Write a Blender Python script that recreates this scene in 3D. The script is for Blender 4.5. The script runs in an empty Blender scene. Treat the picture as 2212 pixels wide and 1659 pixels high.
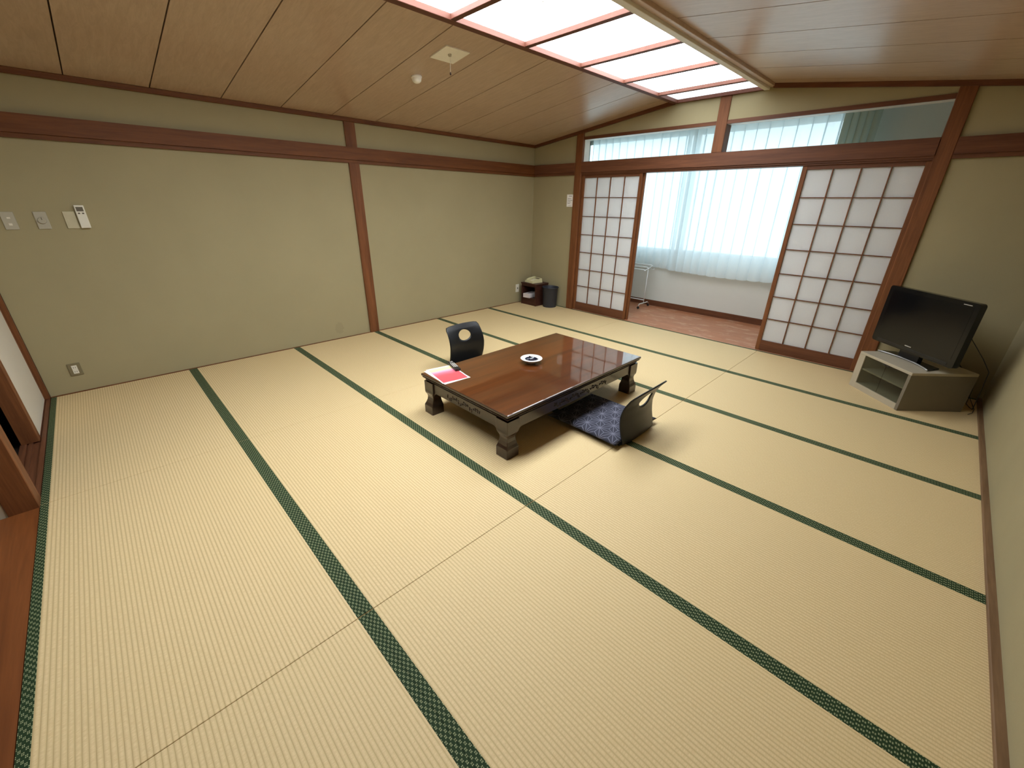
import bpy, bmesh, math, random
from mathutils import Vector, Matrix
random.seed(7)
scn = bpy.context.scene
COL = scn.collection

# ------------------------------------------------------------------ camera
S = 0.92
CAM = Vector((5.022, 0.596, 1.5792)) * S
yaw, pitch, roll, FPX = 0.791, -0.4152, 0.0142, 885.7568
fwd = Vector((-math.sin(yaw) * math.cos(pitch), math.cos(yaw) * math.cos(pitch), math.sin(pitch)))
rgt0 = Vector((math.cos(yaw), math.sin(yaw), 0))
up0 = rgt0.cross(fwd)
rgt = rgt0 * math.cos(roll) + up0 * math.sin(roll)
upv = -rgt0 * math.sin(roll) + up0 * math.cos(roll)
cd = bpy.data.cameras.new('camera')
cd.sensor_fit = 'HORIZONTAL'; cd.sensor_width = 36.0; cd.lens = FPX / 2212 * 36.0
cd.clip_start = 0.02; cd.clip_end = 200
cam = bpy.data.objects.new('camera', cd); COL.objects.link(cam)
cam.matrix_world = Matrix(((rgt.x, upv.x, -fwd.x, CAM.x), (rgt.y, upv.y, -fwd.y, CAM.y), (rgt.z, upv.z, -fwd.z, CAM.z), (0, 0, 0, 1)))
scn.camera = cam

# ------------------------------------------------------------------ world, exposure
SKY_COL = (0.74, 0.90, 1.0)
SKY_STRENGTH = 3.7
PANEL_STRENGTH = 14.5
w = bpy.data.worlds.new('overcast_sky'); scn.world = w; w.use_nodes = True
bg = w.node_tree.nodes['Background']
bg.inputs[0].default_value = (*SKY_COL, 1); bg.inputs[1].default_value = SKY_STRENGTH
scn.view_settings.view_transform = 'Standard'; scn.view_settings.look = 'None'
scn.view_settings.exposure = 0.0; scn.view_settings.gamma = 1.0
scn.view_settings.use_curve_mapping = False
cy = scn.cycles
cy.use_denoising = True; cy.use_adaptive_sampling = True; cy.adaptive_threshold = 0.03
cy.max_bounces = 8; cy.diffuse_bounces = 5; cy.glossy_bounces = 3; cy.transmission_bounces = 6; cy.transparent_max_bounces = 12
cy.sample_clamp_indirect = 0.0; cy.caustics_reflective = False; cy.caustics_refractive = False

# ------------------------------------------------------------------ constants (metres)
W, D = 5.171, 5.5147
XA, XB = 1.7377, 3.4608
ROW = 0.92
ZC, SL = 2.213, 0.135            # ceiling height at the side walls, slope
ZN0, ZN1 = 1.812, 1.957          # wall rail (nageshi)
def zl(x): return ZC + SL * x
def zr(x): return ZC + SL * (W - x)

# ------------------------------------------------------------------ materials
def lin(r, g, b):
    f = lambda c: (c / 255 / 12.92) if c / 255 <= 0.04045 else ((c / 255 + 0.055) / 1.055) ** 2.4
    return (f(r), f(g), f(b), 1.0)
class NT:
    def __init__(s, m): s.t = m.node_tree; s.n = s.t.nodes; s.l = s.t.links
    def add(s, typ, **kw):
        n = s.n.new(typ)
        for k, v in kw.items(): setattr(n, k, v)
        return n
    def link(s, a, b): s.l.new(a, b)
    def math(s, op, a, b=None, c=None):
        n = s.n.new('ShaderNodeMath'); n.operation = op
        for i, x in enumerate((a, b, c)):
            if x is None: continue
            if isinstance(x, (int, float)): n.inputs[i].default_value = x
            else: s.l.new(x, n.inputs[i])
        return n.outputs[0]
    def mix(s, fac, a, b, blend='MIX'):
        n = s.n.new('ShaderNodeMix'); n.data_type = 'RGBA'; n.blend_type = blend
        for sock, x in ((n.inputs[0], fac), (n.inputs[6], a), (n.inputs[7], b)):
            if isinstance(x, (int, float)): sock.default_value = x
            elif isinstance(x, tuple): sock.default_value = x
            else: s.l.new(x, sock)
        return n.outputs[2]
    def coords(s, scale=(1, 1, 1), kind='Object', rot=(0, 0, 0)):
        tc = s.n.new('ShaderNodeTexCoord'); mp = s.n.new('ShaderNodeMapping')
        mp.inputs['Scale'].default_value = scale; mp.inputs['Rotation'].default_value = rot
        s.l.new(tc.outputs[kind], mp.inputs[0]); return mp.outputs[0]
    def noise(s, vec, scale=5, detail=3, rough=0.5, dist=0.0):
        n = s.n.new('ShaderNodeTexNoise'); n.inputs['Scale'].default_value = scale
        n.inputs['Detail'].default_value = detail; n.inputs['Roughness'].default_value = rough; n.inputs['Distortion'].default_value = dist
        s.l.new(vec, n.inputs['Vector']); return n.outputs['Fac']
    def bump(s, h, strength=0.2, dist=0.01):
        n = s.n.new('ShaderNodeBump'); n.inputs['Strength'].default_value = strength; n.inputs['Distance'].default_value = dist
        s.l.new(h, n.inputs['Height']); s.l.new(n.outputs[0], s.bsdf.inputs['Normal'])
def new_mat(name, col=(0.5, 0.5, 0.5, 1), rough=0.6, spec=0.5, metal=0.0, coat=0.0, coat_rough=0.05):
    m = bpy.data.materials.new(name); m.use_nodes = True
    t = NT(m); b = m.node_tree.nodes['Principled BSDF']; t.bsdf = b
    b.inputs['Base Color'].default_value = col; b.inputs['Roughness'].default_value = rough
    b.inputs['Specular IOR Level'].default_value = spec; b.inputs['Metallic'].default_value = metal
    b.inputs['Coat Weight'].default_value = coat; b.inputs['Coat Roughness'].default_value = coat_rough
    return m, t
def simple(name, col, rough=0.5, vary=0.06, scale=14, **kw):
    m, t = new_mat(name, col, rough, **kw)
    f = t.noise(t.coords(), scale, 3)
    dk = tuple(c * (1 - vary * 2) for c in col[:3]) + (1,); lt = tuple(min(1, c * (1 + vary)) for c in col[:3]) + (1,)
    t.link(t.mix(f, dk, lt), t.bsdf.inputs['Base Color']); return m
def wood(name, dark, light, rough=0.52, axis='X', freq=26, spec=0.25, coat=0.0, coat_rough=0.08, bump=0.08):
    m, t = new_mat(name, light, rough, spec=spec, coat=coat, coat_rough=coat_rough)
    sc = {'X': (0.06, 1, 1), 'Y': (1, 0.06, 1), 'Z': (1, 1, 0.06)}[axis]
    v = t.coords(sc)
    f = t.noise(v, freq, 5, 0.6, 0.8); g = t.noise(v, freq * 5, 2, 0.6)
    h = t.math('ADD', t.math('MULTIPLY', f, 0.75), t.math('MULTIPLY', g, 0.25))
    cr = t.add('ShaderNodeValToRGB'); t.link(h, cr.inputs[0])
    cr.color_ramp.elements[0].position = 0.32; cr.color_ramp.elements[0].color = dark
    cr.color_ramp.elements[1].position = 0.68; cr.color_ramp.elements[1].color = light
    t.link(cr.outputs[0], t.bsdf.inputs['Base Color'])
    if bump: t.bump(h, bump, 0.002)
    return m

def m_tatami():
    m, t = new_mat('tatami_rush', rough=0.62, spec=0.35)
    tc = t.add('ShaderNodeTexCoord'); sx = t.add('ShaderNodeSeparateXYZ'); t.link(tc.outputs['Object'], sx.inputs[0])
    rib = t.math('SINE', t.math('MULTIPLY', sx.outputs[1], 2 * math.pi / 0.0146))
    rib = t.math('MULTIPLY_ADD', rib, 0.5, 0.5)
    ribp = t.math('POWER', rib, 0.30)
    mp = t.add('ShaderNodeMapping'); t.link(tc.outputs['Object'], mp.inputs[0]); mp.inputs['Scale'].default_value = (300, 68, 1)
    rush = t.noise(mp.outputs[0], 1.0, 2, 0.6)
    big = t.noise(tc.outputs['Object'], 2.2, 3, 0.6)
    oi = t.add('ShaderNodeObjectInfo')
    c = t.mix(ribp, lin(176, 150, 104), lin(228, 205, 160))
    rr_ = t.math('MULTIPLY_ADD', t.math('SUBTRACT', rush, 0.36), 2.6, 0.0); rr_ = t.math('MINIMUM', t.math('MAXIMUM', rr_, 0.0), 1.0)
    c = t.mix(t.math('MULTIPLY', rr_, 0.55), c, lin(194, 164, 114))
    c = t.mix(t.math('MULTIPLY', big, 0.30), c, lin(214, 188, 132))
    c = t.mix(t.math('MULTIPLY', oi.outputs['Random'], 0.16), c, lin(205, 188, 138))
    t.link(c, t.bsdf.inputs['Base Color'])
    t.bump(t.math('ADD', ribp, t.math('MULTIPLY', rush, 0.5)), 0.35, 0.0018)
    return m
def m_border():
    m, t = new_mat('tatami_border_cloth', rough=0.75, spec=0.2)
    tc = t.add('ShaderNodeTexCoord'); sx = t.add('ShaderNodeSeparateXYZ'); t.link(tc.outputs['Object'], sx.inputs[0])
    u = t.math('MULTIPLY', sx.outputs[0], 1 / 0.0262); v = t.math('MULTIPLY', sx.outputs[1], 1 / 0.0160)
    def dots(off):
        r = []
        for q in (u, v):
            l = t.math('ABSOLUTE', t.math('SUBTRACT', t.math('FRACT', t.math('ADD', q, 100 + off)), 0.5))
            r.append(t.math('LESS_THAN', t.math('ABSOLUTE', t.math('SUBTRACT', l, 0.112)), 0.070))
        return t.math('MULTIPLY', r[0], r[1])
    d = t.math('MAXIMUM', dots(0.0), dots(0.5))
    c = t.mix(d, lin(36, 54, 30), lin(160, 166, 126))
    t.link(c, t.bsdf.inputs['Base Color'])
    return m
def m_plaster(name, base, patch=None, amt=0.10):
    m, t = new_mat(name, base, 0.85, spec=0.15)
    v = t.coords()
    f = t.noise(v, 1.6, 4, 0.6); g = t.noise(v, 260, 2, 0.7)
    c = t.mix(f, tuple(x * (1 - amt) for x in base[:3]) + (1,), tuple(x * (1 + amt) for x in base[:3]) + (1,))
    c = t.mix(t.math('MULTIPLY', g, 0.35), c, tuple(x * 0.72 for x in base[:3]) + (1,))
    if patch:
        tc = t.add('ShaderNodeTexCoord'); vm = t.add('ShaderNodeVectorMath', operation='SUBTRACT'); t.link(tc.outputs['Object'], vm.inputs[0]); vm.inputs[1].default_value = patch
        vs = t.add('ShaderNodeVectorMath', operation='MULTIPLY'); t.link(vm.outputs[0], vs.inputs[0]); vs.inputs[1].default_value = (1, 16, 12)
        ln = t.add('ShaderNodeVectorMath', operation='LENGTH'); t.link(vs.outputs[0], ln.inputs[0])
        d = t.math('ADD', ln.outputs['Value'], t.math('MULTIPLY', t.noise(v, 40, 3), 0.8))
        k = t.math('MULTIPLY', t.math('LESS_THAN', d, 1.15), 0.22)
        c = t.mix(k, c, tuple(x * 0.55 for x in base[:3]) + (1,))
    t.link(c, t.bsdf.inputs['Base Color'])
    t.bump(g, 0.25, 0.001)
    return m
def m_asanoha():
    m, t = new_mat('hemp_leaf_cloth', rough=0.85, spec=0.15)
    tc = t.add('ShaderNodeTexCoord'); sx = t.add('ShaderNodeSeparateXYZ'); t.link(tc.outputs['Object'], sx.inputs[0])
    side = 0.105
    bb = t.math('MULTIPLY', sx.outputs[1], 1 / (side * 0.8660254))
    aa = t.math('SUBTRACT', t.math('MULTIPLY', sx.outputs[0], 1 / side), t.math('MULTIPLY', bb, 0.5))
    a = t.math('FRACT', t.math('ADD', aa, 50)); b = t.math('FRACT', t.math('ADD', bb, 50))
    up = t.math('GREATER_THAN', t.math('ADD', a, b), 1.0)
    def fl(q): return t.math('ADD', t.math('MULTIPLY', q, t.math('SUBTRACT', 1.0, up)), t.math('MULTIPLY', t.math('SUBTRACT', 1.0, q), up))
    a2, b2 = fl(a), fl(b); c2 = t.math('SUBTRACT', t.math('SUBTRACT', 1.0, a2), b2)
    mn = t.math('MINIMUM', a2, t.math('MINIMUM', b2, c2)); mx = t.math('MAXIMUM', a2, t.math('MAXIMUM', b2, c2))
    md = t.math('SUBTRACT', t.math('SUBTRACT', 1.0, mn), mx)
    line = t.math('MAXIMUM', t.math('LESS_THAN', mn, 0.024), t.math('LESS_THAN', t.math('SUBTRACT', md, mn), 0.042))
    ns = t.noise(tc.outputs['Object'], 300, 2)
    c = t.mix(line, lin(60, 61, 72), lin(112, 112, 126))
    c = t.mix(t.math('MULTIPLY', ns, 0.25), c, lin(50, 50, 60))
    t.link(c, t.bsdf.inputs['Base Color']); t.bump(ns, 0.2, 0.0008)
    return m
def m_paper_picture():
    m, t = new_mat('printed_sheet', rough=0.35, spec=0.4)
    tc = t.add('ShaderNodeTexCoord'); sx = t.add('ShaderNodeSeparateXYZ'); t.link(tc.outputs['Object'], sx.inputs[0])
    x, y = sx.outputs[0], sx.outputs[1]      # local: x along the long side, red end at -x
    v = t.add('ShaderNodeMapping'); t.link(tc.outputs['Object'], v.inputs[0]); v.inputs['Scale'].default_value = (60, 14, 1)
    n = t.noise(v.outputs[0], 1.0, 4, 0.6)
    g = t.math('ADD', t.math('MULTIPLY', x, 1 / 0.275), t.math('ADD', 0.42, t.math('MULTIPLY', n, 0.16)))
    cr = t.add('ShaderNodeValToRGB'); t.link(g, cr.inputs[0]); r = cr.color_ramp
    r.elements[0].position = 0.0; r.elements[0].color = lin(245, 84, 92)
    r.elements[1].position = 1.0; r.elements[1].color = lin(250, 236, 190)
    for p, c in ((0.45, lin(244, 90, 96)), (0.62, lin(240, 120, 140)), (0.74, lin(236, 172, 196)), (0.86, lin(248, 224, 160))):
        e = r.elements.new(p); e.color = c
    inx = t.math('LESS_THAN', t.math('ABSOLUTE', x), 0.138); iny = t.math('LESS_THAN', t.math('ABSOLUTE', y), 0.096)
    c = t.mix(t.math('MULTIPLY', inx, iny), lin(246, 244, 240), cr.outputs[0])
    t.link(c, t.bsdf.inputs['Base Color']); return m
def m_translucent(name, col, trans=0.5, transp=0.0, rough=0.8):
    m = bpy.data.materials.new(name); m.use_nodes = True; t = NT(m); n = m.node_tree.nodes
    out = n['Material Output']; n.remove(n['Principled BSDF'])
    df = t.add('ShaderNodeBsdfDiffuse'); tr = t.add('ShaderNodeBsdfTranslucent')
    ns = t.noise(t.coords(), 90, 3, 0.6)
    c = t.mix(t.math('MULTIPLY', ns, 0.5), col, tuple(x * 0.9 for x in col[:3]) + (1,))
    t.link(c, df.inputs[0]); t.link(c, tr.inputs[0])
    mx = t.add('ShaderNodeMixShader'); mx.inputs[0].default_value = trans
    t.link(df.outputs[0], mx.inputs[1]); t.link(tr.outputs[0], mx.inputs[2]); o = mx.outputs[0]
    if transp:
        tp = t.add('ShaderNodeBsdfTransparent'); m2 = t.add('ShaderNodeMixShader'); m2.inputs[0].default_value = transp
        t.link(o, m2.inputs[1]); t.link(tp.outputs[0], m2.inputs[2]); o = m2.outputs[0]
    t.link(o, out.inputs[0]); return m
def m_glass(name, tint=(0.95, 0.98, 0.97, 1), refl=0.08, rough=0.02):
    m = bpy.data.materials.new(name); m.use_nodes = True; t = NT(m); n = m.node_tree.nodes
    out = n['Material Output']; n.remove(n['Principled BSDF'])
    tp = t.add('ShaderNodeBsdfTransparent'); tp.inputs[0].default_value = tint
    gl = t.add('ShaderNodeBsdfGlossy'); gl.inputs['Roughness'].default_value = rough
    mx = t.add('ShaderNodeMixShader'); mx.inputs[0].default_value = refl * 0.7
    t.link(tp.outputs[0], mx.inputs[1]); t.link(gl.outputs[0], mx.inputs[2]); t.link(mx.outputs[0], out.inputs[0]); return m
def m_lit_panel(name='lit_opal_panel', k_=1.0, stain=None):
    m = bpy.data.materials.new(name); m.use_nodes = True; t = NT(m); n = m.node_tree.nodes
    out = n['Material Output']; n.remove(n['Principled BSDF'])
    em = t.add('ShaderNodeEmission'); v = t.coords(kind='Object')
    # mould specks with a shape of their own on one old acrylic panel, a few stray dots on the rest
    n1 = t.noise(v, 46, 5, 0.75); n2 = t.noise(v, 9, 3, 0.6)
    k = t.math('GREATER_THAN', n1, 0.80)
    if stain:
        tc = t.add('ShaderNodeTexCoord'); vm = t.add('ShaderNodeVectorMath', operation='DISTANCE'); t.link(tc.outputs['Object'], vm.inputs[0]); vm.inputs[1].default_value = stain
        fo = t.math('SUBTRACT', 1.0, t.math('MULTIPLY', vm.outputs['Value'], 1 / 0.30))
        d = t.math('ADD', t.math('MULTIPLY', fo, 0.42), t.math('ADD', t.math('MULTIPLY', n1, 0.55), t.math('MULTIPLY', n2, 0.35)))
        k = t.math('MAXIMUM', k, t.math('MINIMUM', t.math('MAXIMUM', t.math('MULTIPLY', t.math('SUBTRACT', d, 0.66), 4.0), 0.0), 1.0))
    c = t.mix(t.math('MULTIPLY', k, 0.99), (0.90, 0.955, 1.0, 1), (0.040, 0.036, 0.026, 1))
    t.link(c, em.inputs[0]); em.inputs[1].default_value = PANEL_STRENGTH * k_
    t.link(em.outputs[0], out.inputs[0]); return m

M = {}
M['tatami'] = m_tatami(); M['border'] = m_border()
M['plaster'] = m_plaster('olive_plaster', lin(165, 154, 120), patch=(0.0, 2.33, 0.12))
M['plaster_back'] = m_plaster('olive_plaster_window_side', lin(165, 154, 120))
M['white_wall'] = m_plaster('pale_veranda_plaster', lin(222, 224, 216), amt=0.05)
M['hall_wall'] = m_plaster('cream_hall_plaster', lin(206, 200, 182), amt=0.05)
M['trim_y'] = wood('red_brown_wood_lengthwise', lin(88, 50, 24), lin(120, 72, 37), 0.52, 'Y')
M['trim_x'] = wood('red_brown_wood_crosswise', lin(86, 52, 34), lin(116, 73, 49), 0.52, 'X')
M['trim_z'] = wood('red_brown_wood_upright', lin(96, 57, 32), lin(132, 83, 49), 0.52, 'Z')
M['tan_wood'] = wood('tan_floor_edge_wood', lin(104, 78, 54), lin(136, 106, 76), 0.5, 'Y')
M['ceil'] = wood('ceiling_veneer', lin(178, 152, 129), lin(200, 176, 155), 0.34, 'X', 40, spec=0.5, coat=0.5, coat_rough=0.28, bump=0.03)
M['ceil_dark'] = simple('dark_joint_wood', lin(58, 36, 22), 0.8)
M['skyframe'] = wood('pale_salmon_wood', lin(92, 54, 42), lin(106, 66, 52), 0.5, 'Y', 30)
M['white_strip'] = simple('white_painted_strip', lin(226, 222, 212), 0.4, 0.03)
M['panel'] = m_lit_panel(); M['panel_stained'] = m_lit_panel('mouldy_opal_panel', 1.0, (0.10, -0.08, 0.0)); M['panel_weak'] = m_lit_panel('dimmed_opal_panel', 0.16); M['panel_mid'] = m_lit_panel('half_dimmed_opal_panel', 0.6)  # weak and mid panels are turned down to cut the hot spot on the window wall
M['paper'] = m_translucent('shoji_paper', lin(252, 252, 252), 0.62)
M['lace'] = m_translucent('lace_curtain_cloth', lin(240, 248, 251), 0.62, 0.14)
M['drape'] = m_translucent('grey_green_drape_cloth', lin(170, 180, 166), 0.2)
M['alu'] = simple('silver_aluminium', lin(190, 192, 190), 0.35, 0.03, metal=0.7)
M['glass'] = m_glass('window_glass')
M['veranda_floor'] = wood('veranda_board_vinyl', lin(160, 100, 68), lin(194, 132, 96), 0.34, 'X', 30, spec=0.5)
t_ = NT(M['veranda_floor']); t_.bsdf = t_.n['Principled BSDF']; c_ = t_.bsdf.inputs['Base Color'].links[0].from_socket
w_ = t_.noise(t_.coords((1, 2.2, 1)), 4.5, 6, 0.65, 0.4); w_ = t_.math('MULTIPLY', t_.math('MAXIMUM', t_.math('SUBTRACT', w_, 0.52), 0.0), 4.0)
t_.link(t_.mix(t_.math('MINIMUM', w_, 0.55), c_, lin(222, 190, 164)), t_.bsdf.inputs['Base Color'])
M['hall_floor'] = wood('hall_wood_floor', lin(100, 54, 24), lin(128, 74, 36), 0.5, 'X', 20)
M['fusuma'] = m_plaster('white_fusuma_paper', lin(216, 210, 196), amt=0.03)
M['dark_void'] = simple('shade_toned_closet_lining', lin(40, 30, 22), 0.9)  # gloom of the unlit room is put into this near-black lining colour
M['sub'] = simple('underfloor_board', lin(46, 36, 24), 0.9)
M['table_top'] = wood('lacquered_table_top_wood', lin(60, 28, 8), lin(110, 58, 19), 0.30, 'Y', 6, spec=0.5, coat=1.0, coat_rough=0.03, bump=0.0)
M['table_top'].node_tree.nodes['Principled BSDF'].inputs['Coat IOR'].default_value = 2.1
M['table_dark'] = wood('dark_lacquered_table_wood', lin(34, 20, 12), lin(58, 36, 22), 0.32, 'Y', 12, spec=0.5, coat=0.5, coat_rough=0.12, bump=0.0)
M['black_ply'] = simple('black_lacquered_plywood', lin(17, 17, 19), 0.42, 0.1, 60, spec=0.35, coat=0.08, coat_rough=0.2)
M['asanoha'] = m_asanoha()
M['white_ceramic'] = simple('white_ceramic', lin(240, 240, 238), 0.18, 0.02, coat=0.5)
M['navy_glaze'] = simple('navy_glaze', lin(22, 28, 48), 0.15, 0.2, 60, coat=0.6)
M['sheet'] = simple('white_paper', lin(244, 242, 238), 0.55, 0.02)
M['picture'] = m_paper_picture()
M['black_plastic'] = simple('black_plastic', lin(28, 27, 26), 0.4, 0.1)
M['key_grey'] = simple('pale_key_rubber', lin(206, 204, 198), 0.5, 0.03)
M['tv_gloss'] = simple('piano_black_plastic', lin(10, 11, 14), 0.2, 0.05, spec=0.3, coat=0.15)
M['tv_screen'] = simple('dark_screen_glass', lin(10, 11, 14), 0.12, 0.05, spec=0.35)
M['silver'] = simple('brushed_silver_plastic', lin(190, 190, 188), 0.3, 0.03, metal=0.5)
M['stand_beige'] = simple('beige_laminate', lin(178, 168, 146), 0.5, 0.05)
M['stand_grey'] = simple('grey_beige_laminate', lin(116, 108, 92), 0.55, 0.05)
M['smoked'] = m_glass('smoked_cabinet_glass', (0.70, 0.72, 0.68, 1), 0.06)
M['cab_wood'] = wood('dark_brown_cabinet_wood', lin(52, 30, 24), lin(78, 46, 36), 0.42, 'X', 18)
M['phone'] = simple('cream_phone_plastic', lin(206, 200, 158), 0.45, 0.04)
M['bin'] = simple('charcoal_bin_plastic', lin(44, 46, 54), 0.5, 0.06)
M['plate_grey'] = simple('grey_switch_plate', lin(176, 170, 152), 0.45, 0.05)
M['plate_cream'] = simple('cream_switch_plate', lin(196, 188, 158), 0.5, 0.05)
M['plate_olive'] = simple('olive_outlet_plate', lin(122, 112, 84), 0.5, 0.05)
M['white_plastic'] = simple('white_plastic', lin(226, 222, 208), 0.4, 0.03)
M['lcd'] = simple('grey_lcd', lin(110, 104, 92), 0.25, 0.05)
M['ink'] = simple('grey_ink', lin(120, 114, 112), 0.7, 0.1)
M['tissue'] = simple('tissue_box_card', lin(214, 206, 206), 0.6, 0.05)
M['rack'] = simple('white_coated_pipe', lin(236, 240, 240), 0.3, 0.02)
M['vent'] = simple('ivory_vent_plastic', lin(244, 242, 232), 0.5, 0.03)
M['cord'] = simple('pale_cord', lin(214, 204, 184), 0.6, 0.03)
M['knob'] = simple('dark_brown_knob', lin(58, 34, 20), 0.4, 0.1)
M['concrete'] = simple('pale_concrete_ground', lin(190, 192, 188), 0.9, 0.08, 2)

# ------------------------------------------------------------------ mesh helpers
def obj(name, data, mat=None, parent=None, loc=None, smooth=False):
    if isinstance(data, bmesh.types.BMesh):
        me = bpy.data.meshes.new(name); data.normal_update(); data.to_mesh(me); data.free()
    else: me = data
    if mat is not None and not me.materials: me.materials.append(M[mat] if isinstance(mat, str) else mat)
    if smooth:
        for p in me.polygons: p.use_smooth = True
    o = bpy.data.objects.new(name, me); COL.objects.link(o)
    if parent is not None: o.parent = parent
    if loc is not None: o.location = loc
    return o
def auto_smooth(o, ang=35):
    me = o.data
    for p in me.polygons: p.use_smooth = True
    bm = bmesh.new(); bm.from_mesh(me)
    a = math.radians(ang)
    for e in bm.edges:
        if len(e.link_faces) == 2 and e.calc_face_angle(0) > a: e.smooth = False
    bm.to_mesh(me); bm.free(); return o
def root(name, loc=(0, 0, 0), rz=0, label=None, cat=None, group=None, kind=None):
    o = bpy.data.objects.new(name, None); COL.objects.link(o); o.location = loc; o.rotation_euler = (0, 0, rz); o.empty_display_size = 0.1
    return tag(o, label, cat, group, kind)
def tag(o, label=None, cat=None, group=None, kind=None):
    if label: o['label'] = label
    if cat: o['category'] = cat
    if group: o['group'] = group
    if kind: o['kind'] = kind
    return o
def struct(o, label=None): return tag(o, label, kind='structure')
def bm_box(bm, lo, hi):
    vs = [bm.verts.new((x, y, z)) for x in (lo[0], hi[0]) for y in (lo[1], hi[1]) for z in (lo[2], hi[2])]
    for f in ((0, 1, 3, 2), (4, 6, 7, 5), (0, 4, 5, 1), (2, 3, 7, 6), (0, 2, 6, 4), (1, 5, 7, 3)): bm.faces.new([vs[i] for i in f])
    return vs
def box(lo, hi, bev=0.0, seg=1):
    bm = bmesh.new(); bm_box(bm, lo, hi)
    if bev: bmesh.ops.bevel(bm, geom=bm.edges[:], offset=bev, segments=seg, affect='EDGES', profile=0.6)
    return bm
def boxes(lst):
    bm = bmesh.new()
    for lo, hi in lst: bm_box(bm, lo, hi)
    return bm
def hexa(pts):
    """8 corner points: bottom four then top four, same order"""
    bm = bmesh.new(); v = [bm.verts.new(p) for p in pts]
    for f in ((3, 2, 1, 0), (4, 5, 6, 7), (0, 1, 5, 4), (1, 2, 6, 5), (2, 3, 7, 6), (3, 0, 4, 7)): bm.faces.new([v[i] for i in f])
    bmesh.ops.recalc_face_normals(bm, faces=bm.faces[:]); return bm
def prism(poly, y0, y1, bm=None, axis='y'):
    bm = bm or bmesh.new()
    def P(a, b, c): return (a, c, b) if axis == 'y' else (a, b, c) if axis == 'z' else (c, a, b)
    A = [bm.verts.new(P(a, b, y0)) for a, b in poly]; B = [bm.verts.new(P(a, b, y1)) for a, b in poly]
    bm.faces.new(A); bm.faces.new(B[::-1]); n = len(poly)
    for i in range(n): bm.faces.new((A[i], B[i], B[(i + 1) % n], A[(i + 1) % n]))
    bmesh.ops.recalc_face_normals(bm, faces=bm.faces[:]); return bm
def lathe(profile, seg=40, close_top=False, close_bot=True):
    bm = bmesh.new(); rings = []
    for r, z in profile: rings.append([bm.verts.new((r * math.cos(2 * math.pi * i / seg), r * math.sin(2 * math.pi * i / seg), z)) for i in range(seg)])
    for a, b in zip(rings, rings[1:]):
        for i in range(seg): bm.faces.new((a[i], a[(i + 1) % seg], b[(i + 1) % seg], b[i]))
    if close_bot: bm.faces.new(rings[0][::-1])
    if close_top: bm.faces.new(rings[-1])
    bmesh.ops.recalc_face_normals(bm, faces=bm.faces[:]); return bm
def tube(pts, r, seg=8, bm=None):
    bm = bm or bmesh.new(); pts = [Vector(p) for p in pts]; rings = []
    for i, p in enumerate(pts):
        d = (pts[min(i + 1, len(pts) - 1)] - pts[max(i - 1, 0)]).normalized()
        a = d.cross(Vector((0, 0, 1))) if abs(d.z) < 0.95 else d.cross(Vector((1, 0, 0)))
        a.normalize(); b = d.cross(a)
        rings.append([bm.verts.new(p + (a * math.cos(2 * math.pi * k / seg) + b * math.sin(2 * math.pi * k / seg)) * r) for k in range(seg)])
    for A, B in zip(rings, rings[1:]):
        for k in range(seg): bm.faces.new((A[k], A[(k + 1) % seg], B[(k + 1) % seg], B[k]))
    bm.faces.new(rings[0][::-1]); bm.faces.new(rings[-1])
    bmesh.ops.recalc_face_normals(bm, faces=bm.faces[:]); return bm
def loft_rect(rings, cap=True):
    """rings: (x0,x1,y0,y1,z)"""
    bm = bmesh.new(); R = [[bm.verts.new(p) for p in ((a, c, z), (b, c, z), (b, d, z), (a, d, z))] for a, b, c, d, z in rings]
    for A, B in zip(R, R[1:]):
        for k in range(4): bm.faces.new((A[k], A[(k + 1) % 4], B[(k + 1) % 4], B[k]))
    if cap: bm.faces.new(R[0][::-1]); bm.faces.new(R[-1])
    bmesh.ops.recalc_face_normals(bm, faces=bm.faces[:]); return bm
def copy_tree(o, parent=None, loc=None):
    c = o.copy(); COL.objects.link(c); c.parent = parent
    if loc is not None: c.location = loc
    for ch in list(o.children): copy_tree(ch, c)
    return c

# ================================================================== FLOOR: 18 tatami mats
floor = struct(obj('floor', box((-0.1, -0.005, -0.12), (W + 0.1, D, -0.052)), 'sub'), 'straw tatami floor of eighteen mats with green cloth borders')
xs = [0, XA, XB, W]; ys = [ROW * k for k in range(6)] + [D]
mat_mesh, bord_mesh = {}, {}
G = 0.0009; BW = 0.0312
for j in range(6):
    for i in range(3):
        lx = xs[i + 1] - xs[i] - 2 * G; ly = ys[j + 1] - ys[j] - 2 * G
        key = (round(lx, 4), round(ly, 4))
        if key not in mat_mesh:
            a = box((-lx / 2, -ly / 2, -0.052), (lx / 2, ly / 2, 0.0), 0.0013, 1)
            me = bpy.data.meshes.new('tatami_mat'); a.to_mesh(me); a.free(); me.materials.append(M['tatami']); mat_mesh[key] = me
            b = box((-lx / 2 + 0.001, -BW / 2, -0.004), (lx / 2 - 0.001, BW / 2, 0.0012), 0.0008)
            me = bpy.data.meshes.new('border'); b.to_mesh(me); b.free(); me.materials.append(M['border']); bord_mesh[key] = me
        o = obj('tatami_mat', mat_mesh[key], parent=floor, loc=((xs[i] + xs[i + 1]) / 2, (ys[j] + ys[j + 1]) / 2, 0))
        for s in (-1, 1):
            obj('border', bord_mesh[key], parent=o, loc=(0, s * (ly / 2 - BW / 2 + 0.0006), 0))
struct(obj('trim_1', box((-0.01, 0, -0.05), (0.012, D, 0.006), 0.002), 'trim_y'), 'thin wooden strip along the floor under the plain left wall')
struct(obj('trim_2', box((W - 0.028, 0.0, -0.05), (W + 0.01, D, 0.014), 0.003), 'tan_wood'), 'wooden strip between mats and the right wall')

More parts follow.
